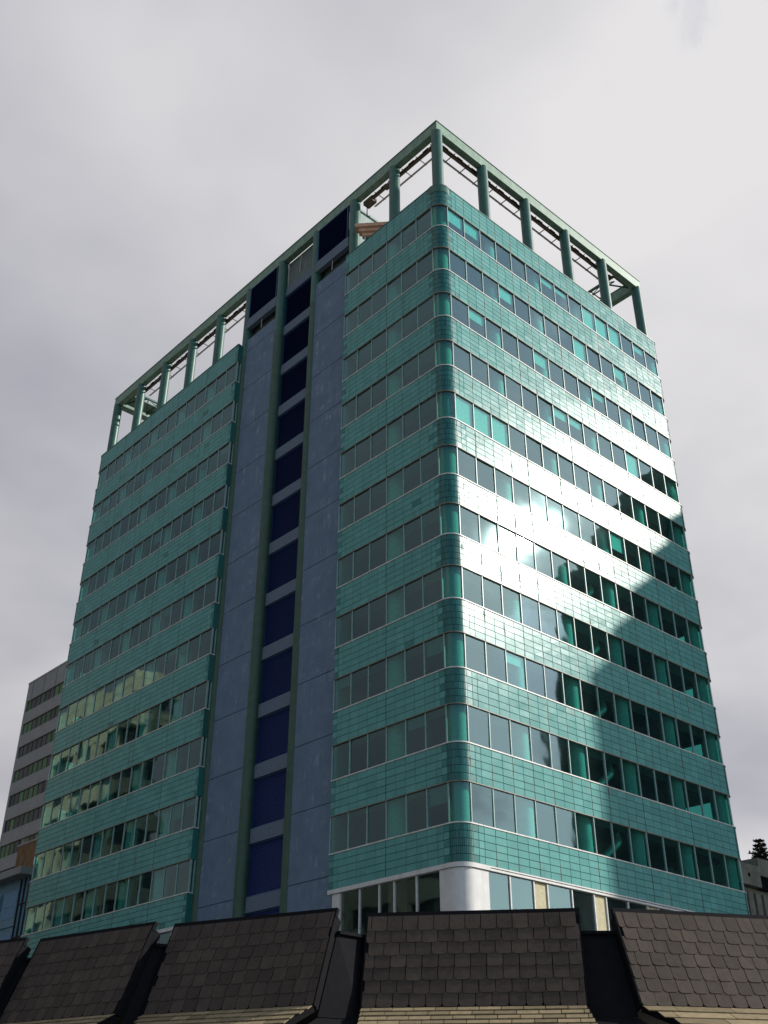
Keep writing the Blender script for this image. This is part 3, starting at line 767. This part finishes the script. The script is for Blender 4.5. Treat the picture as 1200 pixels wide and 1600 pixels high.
# Norfolk pine behind it
pt_ = thing('pine_tree', 'dark layered pine tree rising behind the brown concrete block at the right', 'tree', (61.6, 20, 0))
H = 25.8
q = MB(); q.cyl((0, 0, 0), (0, 0, H*.6), .38, 10, .22); q.cyl((0, 0, H*.6), (0, 0, H-.1), .22, 8, .04); q.build('trunk', M_bark, pt_, smooth=True)
rr = random.Random(5); lf = MB(); lb = MB()
z = 8.0
while z < H-.1:
    L0 = .35+4.3*((H-z)/(H-8.0))**.75; nb = 7
    a0 = rr.uniform(0, 6.28)
    for k in range(nb):
        an_ = a0+k*2*math.pi/nb+rr.uniform(-.25, .25); L1 = L0*rr.uniform(.75, 1.12); rise = rr.uniform(.02, .22)
        tip = Vector((math.cos(an_)*L1, math.sin(an_)*L1, z+rise*L1)); bs_ = Vector((0, 0, z)); lb.cyl(bs_, tip, .05, 4, .015)
        nn = int(5+L1*7)
        for j in range(nn):
            f_ = .25+.78*j/nn; c_ = bs_.lerp(tip, f_)
            for _ in range(6):
                d_ = Vector((rr.gauss(0, 1), rr.gauss(0, 1), rr.gauss(.4, .5))).normalized(); e_ = d_.cross(Vector((rr.random(), rr.random(), rr.random()))).normalized()
                l_ = rr.uniform(.22, .46)*(1.15-.45*f_)*(1 if L1 > 1 else .6); lf.add([c_-e_*.05, c_+e_*.05, c_+d_*l_+e_*.02, c_+d_*l_-e_*.02], [(0, 1, 2, 3)])
    z += rr.uniform(.30, .42) if z > H-6 else rr.uniform(.6, .85)
lb.build('branch', M_bark, pt_, kind='stuff'); lf.build('crown', M_leaf, pt_, kind='stuff')

# ============================================================ buildings seen mirrored in the glass
def banded(name, label, x0, x1, y0, y1, zs_, h, m_, glassm, rad):
    o = thing(name, label, 'building', (x0, y0, 0))
    w_, d_ = x1-x0, y1-y0
    def outline(off, n=10):
        pts = [(-off+.0, -off), (0, 0)]
        pts = [(-off, d_+off), (-off, -off)]
        for k in range(n+1):
            a_ = -math.pi/2+math.pi/2*k/n
            pts.append((w_-rad+(rad+off)*math.cos(a_), rad+(rad+off)*math.sin(a_)))
        pts.append((w_+off, d_+off)); return pts
    def slab(off, z0_, z1_, mm_, nm):
        q_ = MB(); P_ = outline(off); n = len(P_)
        q_.add([(a_, b2, z0_) for a_, b2 in P_]+[(a_, b2, z1_) for a_, b2 in P_], [tuple(range(n-1, -1, -1)), tuple(range(n, 2*n))]+[(k, (k+1) % n, n+(k+1) % n, n+k) for k in range(n)])
        q_.build(nm, mm_, o)
    slab(0, 0, h, glassm, 'wall')
    z_ = zs_
    while z_ < h: slab(.5, z_-.75, z_+.75, m_, 'balcony_band'); z_ += 3.4
    slab(.55, h+.002, h+.9, m_, 'roof')
    q_ = MB()
    for k in range(int(d_/5)): q_.box(w_-.2, w_+.45, 3.0+k*5.0, 3.7+k*5.0, 0, h)
    q_.box(w_*.4, w_*.4+.8, -.45, .2, 0, h); q_.split('pier', m_, o)
banded('apartment_tower', 'cream apartment tower with curved balcony bands, mirrored in the lower left windows', -20.4, -17.6, 60.5, 90, 4, 42, M_cream, M_fg_dark, 1.6)
banded('apartment_house', 'low cream apartment house with a curved corner, mirrored in the lobby glass', -36, -24.0, 26, 54, 4, 19.5, M_cream, M_fg_dark, 4.0)
tw = thing('mirrored_tower', 'dark stepped tower mirrored in the right-hand windows of the teal tower', 'tower', (63.5, -43.8, 0))
for a_, b_, h in ((0, 2, 61), (2, 4, 62.5), (4, 6, 64), (6, 8, 65.5), (8, 10, 67), (10, 12, 68.5), (12, 14, 70), (14, 17, 71.5), (17, 24, 70), (24, 40, 71)):
    q = MB(); q.box(0, 22, a_+.01, b_-.01, 0, h); q.build('wall', M_darktower, tw)
q = MB()
for k in range(20):
    for j in range(9): q.box(-.05, -.001, 1+j*4.2, 3.4+j*4.2, 3+k*3.6-2.0, 3+k*3.6-.4) if 3+k*3.6 < (56 if j < 2 else 62 if j < 3 else 68) else None
q.split('window', M_fg_dark, tw)

# ============================================================ shingled roof in the foreground
rb = thing('shingled_roof_building', 'low building with a steep brown slate mansard in the foreground, split by black recesses', 'building', (0, 0, 0))
A = [((-22.68, -10.25), (-22.08, -13.36)), ((-21.69, -13.45), (-20.56, -16.56)), ((-19.85, -16.58), (-17.62, -19.30)), ((-17.18, -19.72), (-14.69, -21.07))]
def ext(a_, b_, f0, f1): a_ = Vector(a_); b_ = Vector(b_); d_ = (b_-a_).normalized(); return (a_+d_*f0, b_+d_*f1)
ZT, ZB = 4.83, 3.40
sl_h = (ZT-ZB)/math.tan(R(67))                     # plan run of the steep part
slates = []; stuffS = MB(); stuffL = MB()
panels = [ext((-23.86, -6.9), (-22.97, -10.19), 0, 0), ext(*A[0], 0, 0), ext(*A[1], 0, 0), ext(*A[2], 0, 0), ext(*A[3], 0, 1.6)]
mesh_cache = {}
def slate_mesh(w_, h_, cr_):
    key = (round(w_, 2), round(h_, 2))
    if key in mesh_cache: return mesh_cache[key]
    prof = [(-w_/2, 0), (w_/2, 0), (w_/2, -h_+cr_), (w_/2-cr_*.35, -h_+cr_*.3), (w_/2-cr_, -h_), (-w_/2+cr_, -h_), (-w_/2+cr_*.35, -h_+cr_*.3), (-w_/2, -h_+cr_)]
    n = len(prof); th = .014
    vv = [(a_, 0, b_) for a_, b_ in prof]+[(a_, -th, b_) for a_, b_ in prof]
    ff = [tuple(range(n)), tuple(range(2*n-1, n-1, -1))]+[(k, n+k, n+(k+1) % n, (k+1) % n) for k in range(n)]
    q_ = MB(); q_.add(vv, ff); mesh_cache[key] = q_; return q_
placed = []
info = []
rp = random.Random(11)
for ip, (T0, T1) in enumerate(panels):
    e = (T1-T0); Ln = e.length; e = e.normalized()
    nh = Vector((e.y, -e.x)); 
    if nh.dot(Vector((-.673, -.739))) < 0: nh = -nh
    e3 = Vector((*e, 0)); n3 = Vector((*nh, 0)); dn = (n3*sl_h-Vector((0, 0, ZT-ZB))); SL = dn.length; dn.normalize(); nn = (n3*math.sin(R(67))+Vector((0, 0, math.cos(R(67))))).normalized()
    O = Vector((*T0, ZT))
    back = MB(); k_ = .10
    P_ = lambda u, v, d, O=O, e3=e3, dn=dn, nn=nn: O+e3*u+dn*v+nn*d
    back.hexa([P_(0, 0, -k_), P_(Ln, 0, -k_), P_(Ln, SL, -k_), P_(0, SL, -k_), P_(0, 0, 0), P_(Ln, 0, 0), P_(Ln, SL, 0), P_(0, SL, 0)])
    po = back.build('mansard_panel', M_black, rb)
    cap = MB(); cap.bar(P_(-.03, -.03, -.02), P_(Ln+.03, -.03, -.02), .16, .07, upv=nn); cap.build('ridge_cap', M_black, po)
    rk = MB(); rk.bar(P_(Ln+.012, 0, -.03), P_(Ln+.012, SL, -.03), .02, .10, upv=nn); rk.bar(P_(-.012, 0, -.03), P_(-.012, SL, -.03), .02, .10, upv=nn); rk.split('verge_flashing', M_black, po)
    rows = 7; hh = (SL-.12)/rows*1.0; v = .0
    for j in range(rows):
        v1 = .13+(j+1)*hh if j else .13+hh*.8+.02
        v1 = .02+ (j+1)*SL/rows*.995
        ex = SL/rows
        w0 = .262; u = -rp.uniform(0, .26)
        while u < Ln:
            w_ = w0; a_ = max(0, u); b_ = min(Ln, u+w_)
            if b_-a_ > .05:
                placed.append((po, P_, e3, dn, nn, (a_+b_)/2, v1-ex-.055, b_-a_-.010, ex+.05+rp.uniform(-.006, .010), ip, ip in (1, 2, 3, 4)))
            u += w_
    info.append((O, e3, n3, dn, Ln, SL, P_))
placed.sort(key=lambda q_: ((q_[0] is None), (q_[1](q_[5], q_[6], 0)-CAM).length))
me_cache = {}
for n_, (po, P_, e3, dn, nn, uc, v0, w_, h_, ip, _) in enumerate(placed):
    wk = round(w_*100)/100; hk = round(h_*100)/100
    if wk < .04: continue
    sm = slate_mesh(wk, hk, min(.044, wk*.25))
    lift = R(2.3)+R(rp.gauss(0, .25)); o3 = P_(uc, v0, .004)
    X = e3; Z = -dn; Y = -nn if (e3.cross(-nn)).dot(-dn) > 0 else -nn
    Mx = Matrix(((X.x, Y.x, Z.x, o3.x), (X.y, Y.y, Z.y, o3.y), (X.z, Y.z, Z.z, o3.z), (0, 0, 0, 1))) @ Matrix.Rotation(-lift, 4, 'X') @ Matrix.Rotation(R(rp.gauss(0, .4)), 4, 'Y')
    if n_ < 300:
        key = (wk, hk)
        if key not in me_cache:
            o = sm.build('slate', M_slate, po); me_cache[key] = o.data
        else: o = link('slate', me_cache[key], po)
        o.matrix_world = Mx
    else: stuffS.add([Mx @ Vector(v_) for v_ in sm.v], sm.f)
stuffS.build('slate_courses', M_slate, rb, kind='stuff')
# bell-cast lower slope with small flat shingles, black valleys between
NL = 10
for ip, (O, e3, n3, dn, Ln, SL, P_) in enumerate(info):
    d2 = (n3*math.cos(R(28))-Vector((0, 0, math.sin(R(28))))).normalized(); n2_ = (n3*math.sin(R(28))+Vector((0, 0, math.cos(R(28))))).normalized()
    B0 = P_(0, SL, 0); sh0 = [.1, .1, .25, .05, .55][ip]; sh1 = [-.1, -.15, -.25, .15, 0][ip]
    Lw = 1.6
    Q = lambda u, v, d: B0+e3*u+d2*v+n2_*d
    sk = MB()
    sk.hexa([Q(0, 0, -.1), Q(Ln, 0, -.1), Q(Ln+sh1*2, Lw, -.1), Q(sh0*2, Lw, -.1), Q(0, 0, 0), Q(Ln, 0, 0), Q(Ln+sh1*2, Lw, 0), Q(sh0*2, Lw, 0)])
    lo = sk.build('lower_slope', M_black, rb)
    cs_ = MB(); big = ip == 4; ex = .16 if not big else .22; nr = int(Lw/ex)
    for j in range(nr):
        v0 = j*ex; w_ = .34 if not big else .95; u0 = v0/Lw*sh0*2; u1 = Ln+v0/Lw*sh1*2; u = u0-rp.uniform(0, w_)
        while u < u1:
            a_ = max(u0, u)+.006; b_ = min(u1, u+w_)-.006
            if b_-a_ > .03:
                t0 = .006; t1 = .024+rp.uniform(-.003, .004)
                cs_.hexa([Q(a_, v0, 0), Q(b_, v0, 0), Q(b_, v0+ex+.0, .008), Q(a_, v0+ex+.0, .008), Q(a_, v0, t0), Q(b_, v0, t0), Q(b_, v0+ex, t1), Q(a_, v0+ex, t1)])
            u += w_
    cs_.build('shingles', M_shingle, lo, kind='stuff')
# black recesses between the panels
for k in range(len(info)-1):
    O, e3, n3, dn, Ln, SL, P_ = info[k]; O2, e4, n4, dn4, Ln4, SL4, P4 = info[k+1]
    q = MB(); rec = .16
    a0 = P_(Ln+.02, .24, -rec); b0 = P4(-.02, .24, -rec); a1 = P_(Ln+.02, SL+.10, -rec); b1 = P4(-.02, SL+.10, -rec)
    th = (n3+n4).normalized()*.12
    q.hexa([a1-th, b1-th, b1, a1, a0-th, b0-th, b0, a0])
    for (pp, u_) in ((P_, Ln-.01), (P4, .01)):
        q.hexa([pp(u_-.01, SL, -.22), pp(u_+.01, SL, -.22), pp(u_+.01, SL, -.02), pp(u_-.01, SL, -.02), pp(u_-.01, 0, -.22), pp(u_+.01, 0, -.22), pp(u_+.01, 0, -.02), pp(u_-.01, 0, -.02)])
    d2 = (((n3+n4)/2).normalized()*math.cos(R(28))-Vector((0, 0, math.sin(R(28)))))
    c0, c1 = a1, b1; c2 = b1+d2*1.7+(b1-a1).normalized()*.6; c3 = a1+d2*1.7-(b1-a1).normalized()*.6
    zz = Vector((0, 0, -.06)); z2 = Vector((0, 0, -.12))
    q.hexa([c0+z2, c1+z2, c2+z2, c3+z2, c0+zz*.2, c1+zz*.2, c2+zz*.2, c3+zz*.2])
    o = q.build('black_recess', M_black, rb)
    q = MB(); q.bar(a0, b0, .14, .05); q.build('recess_capping', M_black, rb)
# flat roof, walls and windows beneath
cn = Vector((-12, -8)); q = MB()
pts = []
for (T0, T1) in panels: pts += [T0, T1]
inn = [Vector((-8, -19)), Vector((-12, -3)), Vector((-17, 2))]
back_p = [Vector((-9.0, -13.0)), Vector((-13.0, -6.0)), Vector((-18.0, -4.0))]
q = MB(); P_all = [Vector((p_.x+.95, p_.y+.95)) for p_ in pts]+back_p; n = len(P_all)
q.add([(a_.x, a_.y, 3.6) for a_ in P_all]+[(a_.x, a_.y, 4.2) for a_ in P_all], [tuple(range(n-1, -1, -1)), tuple(range(n, 2*n))]+[(k, (k+1) % n, n+(k+1) % n, n+k) for k in range(n)])
q.build('flat_roof', M_deck, rb)
q = MB(); P_w = [Vector((p_.x-.15, p_.y-.15)) for p_ in pts]+back_p
q.add([(a_.x, a_.y, 0) for a_ in P_w]+[(a_.x, a_.y, 2.5) for a_ in P_w], [tuple(range(n-1, -1, -1)), tuple(range(n, 2*n))]+[(k, (k+1) % n, n+(k+1) % n, n+k) for k in range(n)])
q.build('wall', M_stone, rb)
